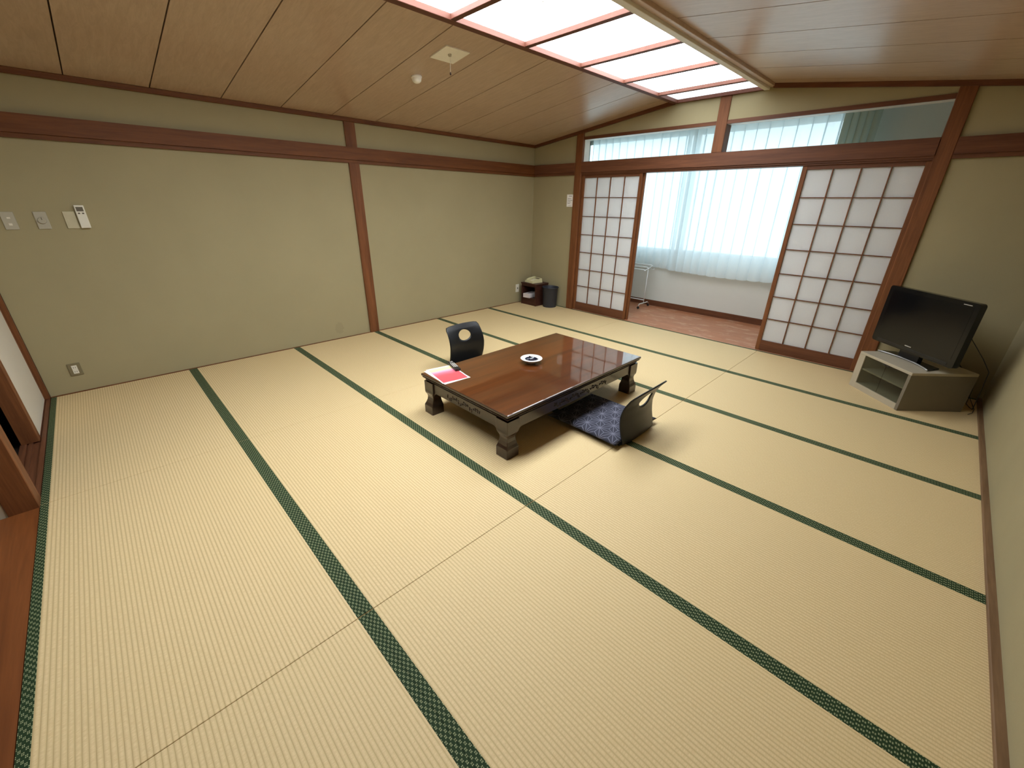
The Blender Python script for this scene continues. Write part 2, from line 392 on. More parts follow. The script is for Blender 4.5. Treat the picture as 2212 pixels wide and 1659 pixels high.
# ================================================================== WALLS
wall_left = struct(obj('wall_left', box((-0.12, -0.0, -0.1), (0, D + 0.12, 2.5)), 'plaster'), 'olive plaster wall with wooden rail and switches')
wall_right = struct(obj('wall_right', box((W, -1.8, -0.1), (W + 0.12, D + 0.12, 2.5)), 'plaster'), 'olive plaster wall beside the television')
YB = D + 0.12
bm = prism([(0, -0.1), (0.79, -0.1), (0.79, zl(0.79) + 0.05), (0, zl(0) + 0.05)], D, YB)
prism([(4.38, -0.1), (W, -0.1), (W, zr(W) + 0.05), (4.38, zr(4.38) + 0.05)], D, YB, bm)
prism([(0.79, 2.25), (4.38, 2.25), (4.38, zr(4.38) + 0.05), (3.02, zr(3.02) + 0.05), (2.06, zl(2.06) + 0.05), (0.79, zl(0.79) + 0.05)], D, YB, bm)
struct(obj('wall_back', bm, 'plaster_back'), 'gabled plaster wall around the paper screens and transom')
# pillars, rail, transom timber of the window side
struct(obj('trim_3', box((0.762, D - 0.022, -0.02), (0.872, YB + 0.01, zl(0.80)), 0.004), 'trim_z'), 'wooden pillar at the left end of the paper screens')
struct(obj('trim_4', box((4.31, D - 0.022, -0.02), (4.414, YB + 0.01, zr(4.37)), 0.004), 'trim_z'), 'wooden pillar at the right end of the paper screens')
struct(obj('trim_5', boxes([((0.872, D - 0.016, 1.822), (4.31, YB, 1.966)), ((0.872, D - 0.030, 1.838), (4.31, D - 0.012, 1.962)), ((0.872, D - 0.004, 1.808), (4.31, YB - 0.01, 1.83))]), 'trim_x'), 'wooden lintel above the paper screens')
struct(obj('trim_6', box((2.547, D - 0.014, 1.966), (2.653, YB, zl(2.06) - 0.02), 0.003), 'trim_z'), 'short post between the two transom openings')
struct(obj('trim_21', boxes([((0.872, D + 0.012, 2.218), (2.547, YB, 2.252)), ((2.653, D + 0.012, 2.218), (4.31, YB, 2.252)), ((0.872, D + 0.012, 1.966), (0.878, YB, 2.218))]), 'white_strip'), 'white painted lining of the transom openings')
struct(obj('trim_7', boxes([((0.872, D - 0.008, 2.218), (2.547, D + 0.012, 2.252)), ((2.653, D - 0.008, 2.218), (4.31, D + 0.012, 2.252))]), 'trim_x'), 'thin head rail above the transom openings')
def rail(name, lo_y, hi_y, label, side='x'):
    if side == 'x':
        bmx = boxes([((0, lo_y, ZN0), (0.022, hi_y, 1.842)), ((0, lo_y, 1.842), (0.036, hi_y, ZN1))])
        return struct(obj(name, bmx, 'trim_y'), label)
    bmx = boxes([((lo_y, D - 0.022, ZN0), (hi_y, D, 1.842)), ((lo_y, D - 0.036, 1.842), (hi_y, D, ZN1))])
    return struct(obj(name, bmx, 'trim_x'), label)
rail('trim_8', 0.0, D, 'wooden picture rail along the left wall')
rail('trim_9', 0.036, 0.762, 'short wooden rail between corner and left pillar', 'y')
rail('trim_10', 4.414, W, 'short wooden rail right of the right pillar', 'y')
bmp = boxes([((0, 2.690, 0), (0.016, 2.802, ZC - 0.005)), ((0.016, 2.698, 0.0), (0.019, 2.794, ZC - 0.005))])
struct(obj('trim_11', bmp, 'trim_z'), 'wooden pillar standing in the left wall')
# ceiling mouldings
struct(obj('trim_12', box((0, 0, 2.180), (0.03, D, 2.216), 0.003), 'trim_y'), 'ceiling moulding over the left wall')
struct(obj('trim_13', box((W - 0.03, 0, 2.180), (W, D, 2.216), 0.003), 'trim_y'), 'ceiling moulding over the right wall')
bm = prism([(0.03, zl(0.03) - 0.036), (2.06, zl(2.06) - 0.036), (2.06, zl(2.06)), (0.03, zl(0.03))], D - 0.03, D + 0.02)
struct(obj('trim_14', bm, 'trim_x'), 'sloping ceiling moulding left of the lit ceiling')
bm = prism([(3.02, zr(3.02) - 0.036), (W - 0.03, zr(W - 0.03) - 0.036), (W - 0.03, zr(W - 0.03)), (3.02, zr(3.02))], D - 0.03, D + 0.02)
struct(obj('trim_15', bm, 'trim_x'), 'sloping ceiling moulding right of the lit ceiling')
struct(obj('trim_16', box((0.872, D + 0.001, -0.06), (4.31, YB + 0.02, 0.002), 0.0015), 'veranda_floor'), 'grooved wooden sill under the paper screens')

# ================================================================== CEILING boards
XL1, XR0 = 2.05, 2.985
bm = hexa([(-0.1, -0.1, zl(-0.1) + 0.013), (XL1, -0.1, zl(XL1) + 0.013), (XL1, D + 0.1, zl(XL1) + 0.013), (-0.1, D + 0.1, zl(-0.1) + 0.013),
           (-0.1, -0.1, 2.75), (XL1, -0.1, 2.75), (XL1, D + 0.1, 2.75), (-0.1, D + 0.1, 2.75)])
vs = [bm.verts.new(p) for p in [(XR0, -0.1, zr(XR0) + 0.013), (W + 0.1, -0.1, zr(W + 0.1) + 0.013), (W + 0.1, D + 0.1, zr(W + 0.1) + 0.013), (XR0, D + 0.1, zr(XR0) + 0.013), (XR0, -0.1, 2.75), (W + 0.1, -0.1, 2.75), (W + 0.1, D + 0.1, 2.75), (XR0, D + 0.1, 2.75)]]
for f in ((3, 2, 1, 0), (4, 5, 6, 7), (0, 1, 5, 4), (1, 2, 6, 5), (2, 3, 7, 6), (3, 0, 4, 7)): bm.faces.new([vs[i] for i in f])
bmesh.ops.recalc_face_normals(bm, faces=bm.faces[:])
ceiling = struct(obj('ceiling', bm, 'ceil_dark'), 'boat-bottom ceiling of wide veneer boards sloping both ways')
edges = [0.0] + [0.734 + 0.4605 * k for k in range(-1, 11)] + [D]
for y0, y1 in zip(edges, edges[1:]):
    g = 0.0038
    a, b = y0 + g, y1 - g
    q = lambda x0, x1, f: hexa([(x0, a, f(x0)), (x1, a, f(x1)), (x1, b, f(x1)), (x0, b, f(x0)), (x0, a, f(x0) + .012), (x1, a, f(x1) + .012), (x1, b, f(x1) + .012), (x0, b, f(x0) + .012)])
    obj('ceiling_board', q(0.0, XL1, zl), 'ceil', ceiling)
    obj('ceiling_board', q(XR0, W, zr), 'ceil', ceiling)

# ================================================================== luminous ceiling
lamp = root('ceiling_light', (2.53, 3.0, 2.46), 0, 'long luminous ceiling light with pale wooden grid and glowing white panels', 'ceiling light')
def lp(x, y, z): return (x - 2.53, y - 3.0, z - 2.46)
LY0, LY1 = 0.50, D - 0.001
obj('side_beam', box(lp(2.042, LY0, 2.46), lp(2.10, LY1, 2.53), 0.002), 'skyframe', lamp)
obj('side_beam', box(lp(2.94, LY0, 2.46), lp(2.988, LY1, 2.53), 0.002), 'white_strip', lamp)
obj('edge_moulding', box(lp(2.988, LY0, 2.478), lp(3.03, LY1, 2.52), 0.002), 'ceil', lamp)
obj('end_beam', box(lp(2.10, LY1 - 0.035, 2.462), lp(2.94, LY1, 2.53)), 'skyframe', lamp)
obj('end_beam', box(lp(2.10, LY0, 2.462), lp(2.94, LY0 + 0.04, 2.53)), 'skyframe', lamp)
bars = [5.058 - 0.645 * k + 0.02 for k in range(7)]
for y in bars: obj('cross_bar', box(lp(2.10, y - 0.022, 2.463), lp(2.94, y + 0.022, 2.492), 0.0015), 'skyframe', lamp)
ed = [LY0 + 0.04] + sorted(b for b in bars if b > LY0 + 0.08) + [LY1 - 0.035]
for y0, y1 in zip(ed, ed[1:]):
    obj('diffuser_panel', box((-(0.42), -(y1 - y0) / 2 + 0.001, 0), (0.42, (y1 - y0) / 2 - 0.001, 0.004)), 'panel_weak' if y1 > 5.3 else 'panel_mid' if y1 > 4.8 else 'panel_stained' if y0 < 2.8 < y1 else 'panel', lamp, loc=lp(2.52, (y0 + y1) / 2, 2.492))
obj('housing', boxes([(lp(2.03, LY0 - 0.02, 2.53), lp(3.03, LY1 + 0.05, 2.60)), (lp(2.02, -0.1, 2.50), lp(3.03, LY0, 2.60))]), 'white_strip', lamp)

# ================================================================== SHOJI SCREENS
def shoji(name, x0, y, label, width=0.888, paper='paper'):
    H = 1.806; st = 0.036; bot = 0.112; top = 0.036; th = 0.028
    r = struct(root(name, (x0 + width / 2, y, 0.004)), label); r['category'] = 'sliding door'
    h = width / 2
    for s in (-1, 1):
        a, b = (-h, -h + st) if s < 0 else (h - st, h)
        obj('stile', box((a, -th / 2, 0), (b, th / 2, H), 0.002), 'trim_z', r)
    obj('bottom_rail', box((-h + st, -th / 2 + 0.001, 0), (h - st, th / 2 - 0.001, bot), 0.001), 'trim_x', r)
    obj('top_rail', box((-h + st, -th / 2 + 0.001, H - top), (h - st, th / 2 - 0.001, H), 0.001), 'trim_x', r)
    x = [-h + st + (width - 2 * st) * k / 4 for k in range(5)]; z = [bot + (H - top - bot) * k / 7 for k in range(8)]
    for k in (1, 2, 3): obj('muntin', box((x[k] - 0.004, -0.011, bot), (x[k] + 0.004, 0.0035, H - top)), 'trim_z', r)
    for k in range(1, 7): obj('muntin', box((x[0], -0.009, z[k] - 0.004), (x[4], 0.0035, z[k] + 0.004)), 'trim_x', r)
    me = None
    for i in range(4):
        for j in range(7):
            if me is None:
                hx = (x[1] - x[0]) / 2; hz = (z[1] - z[0]) / 2
                b = box((-hx, 0, -hz), (hx, 0.0006, hz)); me = bpy.data.meshes.new('paper_pane'); b.to_mesh(me); b.free(); me.materials.append(M[paper])
            obj('paper_pane', me, parent=r, loc=((x[i] + x[i + 1]) / 2, 0.0045, (z[j] + z[j + 1]) / 2))
    return r
YF, YR = D + 0.026, D + 0.062
shoji('door_1', 0.874, YF, 'paper screen slid to the left pillar, nearer of its pair')
shoji('door_2', 0.895, YR, 'paper screen stacked behind the one at the left pillar')
shoji('door_3', 3.424, YF, 'paper screen slid to the right pillar beside the television')
shoji('door_4', 3.412, YR, 'paper screen stacked behind the one beside the television')

# ================================================================== VERANDA
VX0, VX1, VY = -0.15, W + 0.25, 6.68
struct(obj('floor_veranda', box((VX0, YB + 0.02, -0.12), (VX1, VY, -0.002)), 'veranda_floor'), 'worn orange-brown wooden veranda floor behind the screens')
WX0, WX1, WZ0, WZ1 = 0.0, 3.62, 0.765, 2.40
struct(obj('wall_veranda', boxes([((VX0, VY, -0.1), (VX1, VY + 0.15, WZ0)), ((VX0, VY, WZ0), (WX0, VY + 0.15, 2.6)), ((WX1, VY, WZ0), (VX1, VY + 0.15, 2.6)), ((WX0, VY, WZ1), (WX1, VY + 0.15, 2.6))]), 'white_wall'), 'pale wall under the veranda window')
struct(obj('wall_veranda_ends', boxes([((VX0 - 0.1, D + 0.0, -0.1), (VX0, VY + 0.15, 2.6)), ((VX1, D + 0.0, -0.1), (VX1 + 0.1, VY + 0.15, 2.6)), ((VX0, YB + 0.001, -0.1), (0.76, YB + 0.02, 2.6)), ((4.415, YB + 0.001, -0.1), (VX1, YB + 0.02, 2.6)), ((0.76, YB + 0.001, 2.252), (4.415, YB + 0.02, 2.6))]), 'white_wall'), 'pale end walls of the veranda')
struct(obj('ceiling_veranda', box((VX0 - 0.1, D + 0.05, 2.56), (VX1 + 0.1, VY + 0.15, 2.62)), 'white_strip'), 'white veranda ceiling')
struct(obj('baseboard_veranda', box((VX0, VY - 0.014, -0.002), (VX1, VY + 0.01, 0.08), 0.002), 'trim_x'), 'brown baseboard along the veranda')
win = struct(root('window_1', (1.81, VY + 0.08, WZ0)), 'wide aluminium sliding window behind the lace curtains')
def wp(x, y, z): return (x - 1.81, y, z - WZ0)
obj('window_frame', boxes([(wp(WX0, -0.05, WZ0), wp(WX1, 0.05, WZ0 + 0.035)), (wp(WX0, -0.05, WZ1 - 0.035), wp(WX1, 0.05, WZ1)), (wp(WX0, -0.05, WZ0), wp(WX0 + 0.035, 0.05, WZ1)), (wp(WX1 - 0.035, -0.05, WZ0), wp(WX1, 0.05, WZ1))]), 'alu', win)
for k in range(2):
    a = WX0 + 0.035 + k * 1.775; b = a + 1.775; yy = -0.018 + 0.03 * k
    s = obj('sash', boxes([(wp(a, yy, WZ0 + 0.035), wp(a + 0.045, yy + 0.025, WZ1 - 0.035)), (wp(b - 0.045, yy, WZ0 + 0.035), wp(b, yy + 0.025, WZ1 - 0.035)), (wp(a, yy, WZ0 + 0.035), wp(b, yy + 0.025, WZ0 + 0.09)), (wp(a, yy, WZ1 - 0.08), wp(b, yy + 0.025, WZ1 - 0.035))]), 'alu', win)
    obj('pane', box(wp(a + 0.045, yy + 0.010, WZ0 + 0.09), wp(b - 0.045, yy + 0.014, WZ1 - 0.08)), 'glass', s)
struct(obj('ground', box((-30, VY + 1.0, -3.1), (35, 40, -3.0)), 'concrete'), 'pale ground outside the window')
# portal guiding the sky light through the window (gives off no light itself)
pl = bpy.data.lights.new('window_portal', 'AREA'); pl.shape = 'RECTANGLE'; pl.size = WX1 - WX0; pl.size_y = WZ1 - WZ0; pl.cycles.is_portal = True
po = bpy.data.objects.new('window_portal', pl); COL.objects.link(po); po.location = ((WX0 + WX1) / 2, VY + 0.16, (WZ0 + WZ1) / 2); po.rotation_euler = (math.radians(-90), 0, 0)

# curtains
def curtain(name, x0, x1, z0, z1, y, amp, per, mat, label, seed, hem=0.02, skew=0.0, fold=0.27):
    rnd = random.Random(seed); n = int((x1 - x0) / 0.009); nz = 14
    ph = [0.0]
    for i in range(n): ph.append(ph[-1] + 2 * math.pi * 0.009 / per * (0.8 + 0.4 * rnd.random() + 0.15 * math.sin(i * 0.021 + seed)))
    bm = bmesh.new(); V = []
    for k in range(nz + 1):
        t = k / nz; row = []
        for i in range(n + 1):
            u = i / n; a = amp * (0.55 + 0.45 * (1 - t)) * (0.8 + 0.2 * math.sin(u * 17 + seed))
            yy = a * math.sin(ph[i]) + 0.3 * a * math.sin(2 * ph[i] + 1.3)
            zz = z0 + (z1 - z0) * t + (1 - t) * hem * (math.sin(u * 6.3 + seed) + 0.4 * math.sin(ph[i])) * 0.5
            row.append(bm.verts.new((x0 + (x1 - x0) * u + skew * (1 - t) * (0.5 - u) + fold * per * math.cos(ph[i]) - (x0 + x1) / 2, yy, zz - z0)))
        V.append(row)
    for A, B in zip(V, V[1:]):
        for i in range(n): bm.faces.new((A[i], A[i + 1], B[i + 1], B[i]))
    r = root(name, ((x0 + x1) / 2, y, z0), 0, label, 'curtain', 'veranda curtains')
    obj('cloth', bm, mat, r, smooth=True)
    obj('heading_tape', box((x0 - (x0 + x1) / 2, -0.012, z1 - z0 - 0.02), ((x1 - x0) / 2, 0.012, z1 - z0 + 0.03)), mat, r)
    return r
curtain('lace_curtain', 0.20, 1.795, 0.585, 2.40, 6.612, 0.022, 0.115, 'lace', 'sheer white lace curtain hanging at the left half of the veranda window', 3)
curtain('lace_curtain', 1.765, 3.47, 0.575, 2.40, 6.548, 0.024, 0.12, 'lace', 'sheer white lace curtain at the right half of the window, beside the drawn-back drape', 8)
curtain('drape', 0.06, 0.24, 0.58, 2.40, 6.47, 0.022, 0.05, 'drape', 'grey-green drape gathered at the left end of the lace curtains', 5)
curtain('drape', 3.44, 3.74, 0.58, 2.40, 6.47, 0.022, 0.06, 'drape', 'grey-green drape gathered at the right end of the lace curtains', 6)
cr = root('curtain_rail', (1.9, 6.55, 2.42), 0, 'pale double curtain rail over the veranda window', 'curtain rail')
obj('track', box((-1.95, 0.02, 0.02), (1.95, 0.045, 0.045), 0.004), 'white_plastic', cr)
obj('track', box((-1.95, -0.095, 0.02), (1.95, -0.070, 0.045), 0.004), 'white_plastic', cr)
for k in range(5): obj('bracket', box((-1.9 + 0.95 * k - 0.01, -0.095, 0.045), (-1.9 + 0.95 * k + 0.01, 0.14, 0.052)), 'white_plastic', cr)

# clothes rack behind the left screen
rk = root('towel_rack', (1.28, 6.42, 0), 0, 'white pipe towel rack on casters half hidden by the left screens', 'rack')
def rr(x, y, z): return (x - 1.28, y - 6.42, z)
for x in (1.02, 1.545):
    obj('post', tube([rr(x, 6.42, 0.07), rr(x, 6.42, 0.58)], 0.006), 'rack', rk, smooth=True)
    obj('foot', tube([rr(x, 6.27, 0.05), rr(x, 6.30, 0.07), rr(x, 6.54, 0.07), rr(x, 6.57, 0.05)], 0.008), 'rack', rk, smooth=True)
    for y in (6.27, 6.57):
        c = lathe([(0.001, -0.007), (0.018, -0.007), (0.02, -0.004), (0.02, 0.004), (0.018, 0.007), (0.001, 0.007)], 16, True)
        bmesh.ops.rotate(c, verts=c.verts[:], matrix=Matrix.Rotation(math.pi / 2, 3, 'X'))
        o = obj('caster', c, 'black_plastic', rk, loc=rr(x, y, 0.02), smooth=True)
for i, y in enumerate((6.32, 6.42, 6.52)):
    z = (0.575, 0.60, 0.625)[i]
    obj('rail', tube([rr(1.0, y, z - 0.01), rr(1.02, y, z), rr(1.53, y, z), rr(1.555, y, z - 0.012)], 0.008), 'rack', rk, smooth=True)
obj('end_loop', tube([rr(1.548, 6.30, 0.565), rr(1.552, 6.42, 0.59), rr(1.548, 6.54, 0.615)], 0.006), 'rack', rk, smooth=True)
obj('end_loop', tube([rr(1.01, 6.30, 0.565), rr(1.01, 6.42, 0.59), rr(1.01, 6.54, 0.615)], 0.006), 'rack', rk, smooth=True)
obj('hook_arm', tube([rr(1.548, 6.46, 0.585), rr(1.60, 6.46, 0.575), rr(1.622, 6.46, 0.585)], 0.004), 'rack', rk, smooth=True)
obj('lower_rail', tube([rr(1.02, 6.42, 0.115), rr(1.545, 6.42, 0.115)], 0.007), 'rack', rk, smooth=True)

# ================================================================== ENTRY SIDE (y = 0)
struct(obj('wall_front', prism([(0, ZN0), (W, ZN0), (W, zr(W) + 0.06), (3.0, zr(3.0) + 0.06), (2.05, zl(2.05) + 0.06), (0, zl(0) + 0.06)], -0.12, -0.002), 'plaster_back'), 'plaster wall over the entrance opening')
struct(obj('trim_17', box((-0.002, -0.11, 0.0), (0.018, -0.002, ZN0), 0.002), 'trim_z'), 'slim corner post beside the white sliding panel')
struct(obj('trim_18', boxes([((0.0, -0.118, -0.08), (1.65, -0.088, 0.002)), ((0.0, -0.088, -0.08), (1.65, -0.080, -0.006)), ((0.0, -0.080, -0.08), (1.65, -0.062, 0.002)), ((0.0, -0.062, -0.08), (1.65, -0.026, -0.006)), ((0.0, -0.026, -0.08), (1.65, -0.004, 0.002))]), 'trim_x'), 'grooved wooden threshold under the white sliding panel')
def fusuma(name, x0, x1, y, label):
    r = struct(root(name, ((x0 + x1) / 2, y, 0.002)), label); r['category'] = 'sliding door'; h = (x1 - x0) / 2; H = ZN0 - 0.004
    for a, b in ((-h, -h + 0.018), (h - 0.022, h)): obj('stile', box((a, -0.011, 0), (b, 0.011, H), 0.002), 'trim_z', r)
    obj('bottom_rail', box((-h + 0.018, -0.011, 0), (h - 0.022, 0.010, 0.004)), 'trim_x', r)
    obj('top_rail', box((-h + 0.018, -0.011, H - 0.02), (h - 0.022, 0.010, H)), 'trim_x', r)
    obj('paper_panel', box((-h + 0.018, -0.007, 0.004), (h - 0.022, 0.007, H - 0.02)), 'fusuma', r)
fusuma('door_5', 0.018, 0.815, -0.040, 'white papered sliding panel in the entry corner')
struct(obj('trim_20', box((0.818, -0.112, 0.002), (0.862, -0.030, ZN0), 0.002), 'trim_z'), 'wooden jamb beside the white sliding panel')
struct(obj('trim_19', box((1.650, -0.11, -0.08), (1.752, 0.000, ZN0), 0.003), 'trim_z'), 'wooden post at the edge of the entrance')
struct(obj('floor_hall', box((1.752, -1.7, -0.12), (W, -0.003, -0.003)), 'hall_floor'), 'orange-brown wooden floor of the entrance')
struct(obj('wall_hall', boxes([((1.655, -1.7, -0.1), (1.745, -0.11, 2.4)), ((1.655, -1.8, -0.1), (W, -1.7, 2.4))]), 'hall_wall'), 'cream wall of the entrance')
struct(obj('ceiling_hall', box((1.6, -1.8, 2.30), (W, -0.11, 2.40)), 'hall_wall'), 'ceiling of the entrance')
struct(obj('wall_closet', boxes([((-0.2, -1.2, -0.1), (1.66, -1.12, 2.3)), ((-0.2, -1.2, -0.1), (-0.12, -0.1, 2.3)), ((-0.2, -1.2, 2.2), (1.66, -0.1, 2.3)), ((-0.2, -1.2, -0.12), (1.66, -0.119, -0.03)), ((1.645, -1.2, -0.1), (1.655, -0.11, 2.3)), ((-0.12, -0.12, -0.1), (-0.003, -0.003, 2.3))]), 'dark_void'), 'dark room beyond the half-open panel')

# ================================================================== LOW TABLE
tb = root('low_table', (2.645, 2.780, 0), 0, 'dark lacquered low table with carved aprons in the middle of the mats', 'table')
hx, hy, H = 0.455, 0.762, 0.312
prof = [(0.040, 0.252), (0.026, 0.258), (0.020, 0.264), (0.022, 0.268), (0.010, 0.278), (0.004, 0.286), (0.010, 0.290), (0.004, 0.292), (0.0, 0.297), (0.0, 0.3085), (0.0012, 0.3105), (0.0035, 0.3114), (0.0065, 0.3114), (0.008, H)]
o = obj('table_top', loft_rect([(-hx + i, hx - i, -hy + i, hy - i, z) for i, z in prof]), 'table_top', tb)
o.data.materials.append(M['table_dark'])
for p in o.data.polygons:
    if p.center.z < 0.3110: p.material_index = 1
leg_prof = [(0.0, 0.006, 0.108), (0.062, 0.006, 0.108), (0.068, 0.008, 0.107), (0.086, 0.016, 0.102), (0.108, 0.023, 0.098), (0.130, 0.026, 0.097), (0.146, 0.023, 0.100), (0.162, 0.015, 0.108), (0.172, 0.0135, 0.114), (0.186, 0.013, 0.118), (0.256, 0.013, 0.118)]
for sx in (-1, 1):
    for sy in (-1, 1):
        rings = []
        for z, a, b in leg_prof:
            xx = sorted((sx * (hx - a), sx * (hx - b))); yy = sorted((sy * (hy - a), sy * (hy - b)))
            rings.append((xx[0], xx[1], yy[0], yy[1], z))
        l = obj('leg', loft_rect(rings), 'table_dark', tb)
        bm = bmesh.new(); bm.from_mesh(l.data); bmesh.ops.bevel(bm, geom=[e for e in bm.edges if abs(e.verts[0].co.z - e.verts[1].co.z) > 0.003], offset=0.004, segments=2, affect='EDGES', profile=0.5); bm.to_mesh(l.data); bm.free()
def apron(half, depth0, depth1, other, axis):
    # arch profile along the length, extruded through the depth
    top, bot = 0.256, 0.184
    e = half - 0.118
    poly = [(-e, top), (-e, 0.156)]
    for k in range(7): t = k / 6 * math.pi / 2; poly.append((-e + 0.036 * (1 - math.cos(t)), 0.156 + (bot - 0.156) * math.sin(t)))
    for k in range(7): t = (1 - k / 6) * math.pi / 2; poly.append((e - 0.036 * (1 - math.cos(t)), 0.156 + (bot - 0.156) * math.sin(t)))
    poly += [(e, 0.156), (e, top)]
    q = []
    for p in poly:
        if not q or (abs(p[0] - q[-1][0]) + abs(p[1] - q[-1][1])) > 1e-5: q.append(p)
    if axis == 'x': return prism(q, depth0, depth1, axis='y')
    bm = prism([(a, b) for a, b in q], depth0, depth1, axis='x')
    return bm
def carving(length, axis, at, sgn):
    bm = bmesh.new(); rnd = random.Random(11); n = int(length / 0.019)
    for i in range(n):
        u = -length / 2 + (i + 0.5) * length / n; zc = 0.216 + 0.010 * math.sin(u * 55)
        for q in range(2):
            r = bmesh.ops.create_icosphere(bm, subdivisions=1, radius=1.0)
            ang = 0.8 * math.cos(u * 55) + (0.9 if q else -0.7) + rnd.uniform(-0.3, 0.3)
            sx, sz = 0.012 - 0.003 * q, 0.0045
            for v in r['verts']:
                a, b, c = v.co.x * sx, v.co.y * 0.0045, v.co.z * sz
                a, c = a * math.cos(ang) - c * math.sin(ang), a * math.sin(ang) + c * math.cos(ang)
                uu, zz = u + a, zc + c + (0.013 if q else -0.006) * math.sin(u * 110 + q)
                v.co = Vector((uu, at + sgn * abs(0.001) + b, zz)) if axis == 'x' else Vector((at + sgn * 0.001 + b, uu, zz))
    return bm
for s in (-1, 1):
    d = sorted((s * (hy - 0.024), s * (hy - 0.050)))
    a = obj('apron', apron(hx, d[0], d[1], None, 'x'), 'table_dark', tb); obj('carving', carving(0.36, 'x', s * (hy - 0.024), s), 'table_dark', a, smooth=True)
    d = sorted((s * (hx - 0.024), s * (hx - 0.050)))
    a = obj('apron', apron(hy, d[0], d[1], None, 'y'), 'table_dark', tb); obj('carving', carving(0.62, 'y', s * (hx - 0.024), s), 'table_dark', a, smooth=True)

# things on the table
TZ = H + 0.0004
def sheet(name, cx, cy, z, ang, mat, label):
    b = box((-0.1485, -0.105, 0), (0.1485, 0.105, 0.0006)); o = obj(name, b, mat, loc=(cx, cy, z)); o.rotation_euler = (0, 0, ang); return tag(o, label, 'paper')
lax = math.atan2(0.052, -0.276)
sheet('paper_sheet', 2.338, 2.141, TZ, lax + 0.10, 'sheet', 'plain white sheet under the red print on the table corner')
sheet('printed_sheet', 2.332, 2.150, TZ + 0.0008, lax, 'picture', 'sheet with a red and yellow picture on the table corner')
rm = root('remote_control', (2.262, 2.262, TZ + 0.0018), math.atan2(-0.05, 0.17), 'black television remote lying across the red print', 'remote')
obj('body', box((-0.088, -0.021, 0), (0.088, 0.021, 0.020), 0.006, 2), 'black_plastic', rm)
for i in range(4):
    for j in range(3): obj('key', box((-0.030 + i * 0.022 - 0.007, -0.013 + j * 0.013 - 0.004, 0.0195), (-0.030 + i * 0.022 + 0.007, -0.013 + j * 0.013 + 0.004, 0.0215), 0.001), 'key_grey', rm)
obj('key_ring', lathe([(0.006, 0), (0.011, 0), (0.011, 0.002), (0.006, 0.002)], 20), 'silver', rm, loc=(-0.060, 0, 0.0195), smooth=False)
obj('power_key', box((-0.080, 0.008, 0.0195), (-0.072, 0.015, 0.0215), 0.001), 'key_grey', rm)
ash = root('ashtray', (2.585, 2.770, TZ), 0, 'round white ceramic ashtray with navy bowl on the table', 'ashtray')
o = obj('dish', lathe([(0.036, 0.0), (0.038, 0.010), (0.046, 0.014), (0.070, 0.026), (0.084, 0.034), (0.086, 0.038), (0.082, 0.040), (0.062, 0.0365), (0.053, 0.0345), (0.051, 0.030)], 48), 'white_ceramic', ash, smooth=True)
obj('bowl', lathe([(0.0005, 0.016), (0.032, 0.016), (0.044, 0.020), (0.052, 0.031), (0.0535, 0.0348)], 40, close_bot=False), 'navy_glaze', ash, smooth=True)
for k in range(3):
    t = 0.5 + k * 2.094
    obj('cigarette_rest', box((0.044, -0.006, 0.0335), (0.056, 0.006, 0.0365), 0.001), 'navy_glaze', ash).rotation_euler = (0, 0, t)

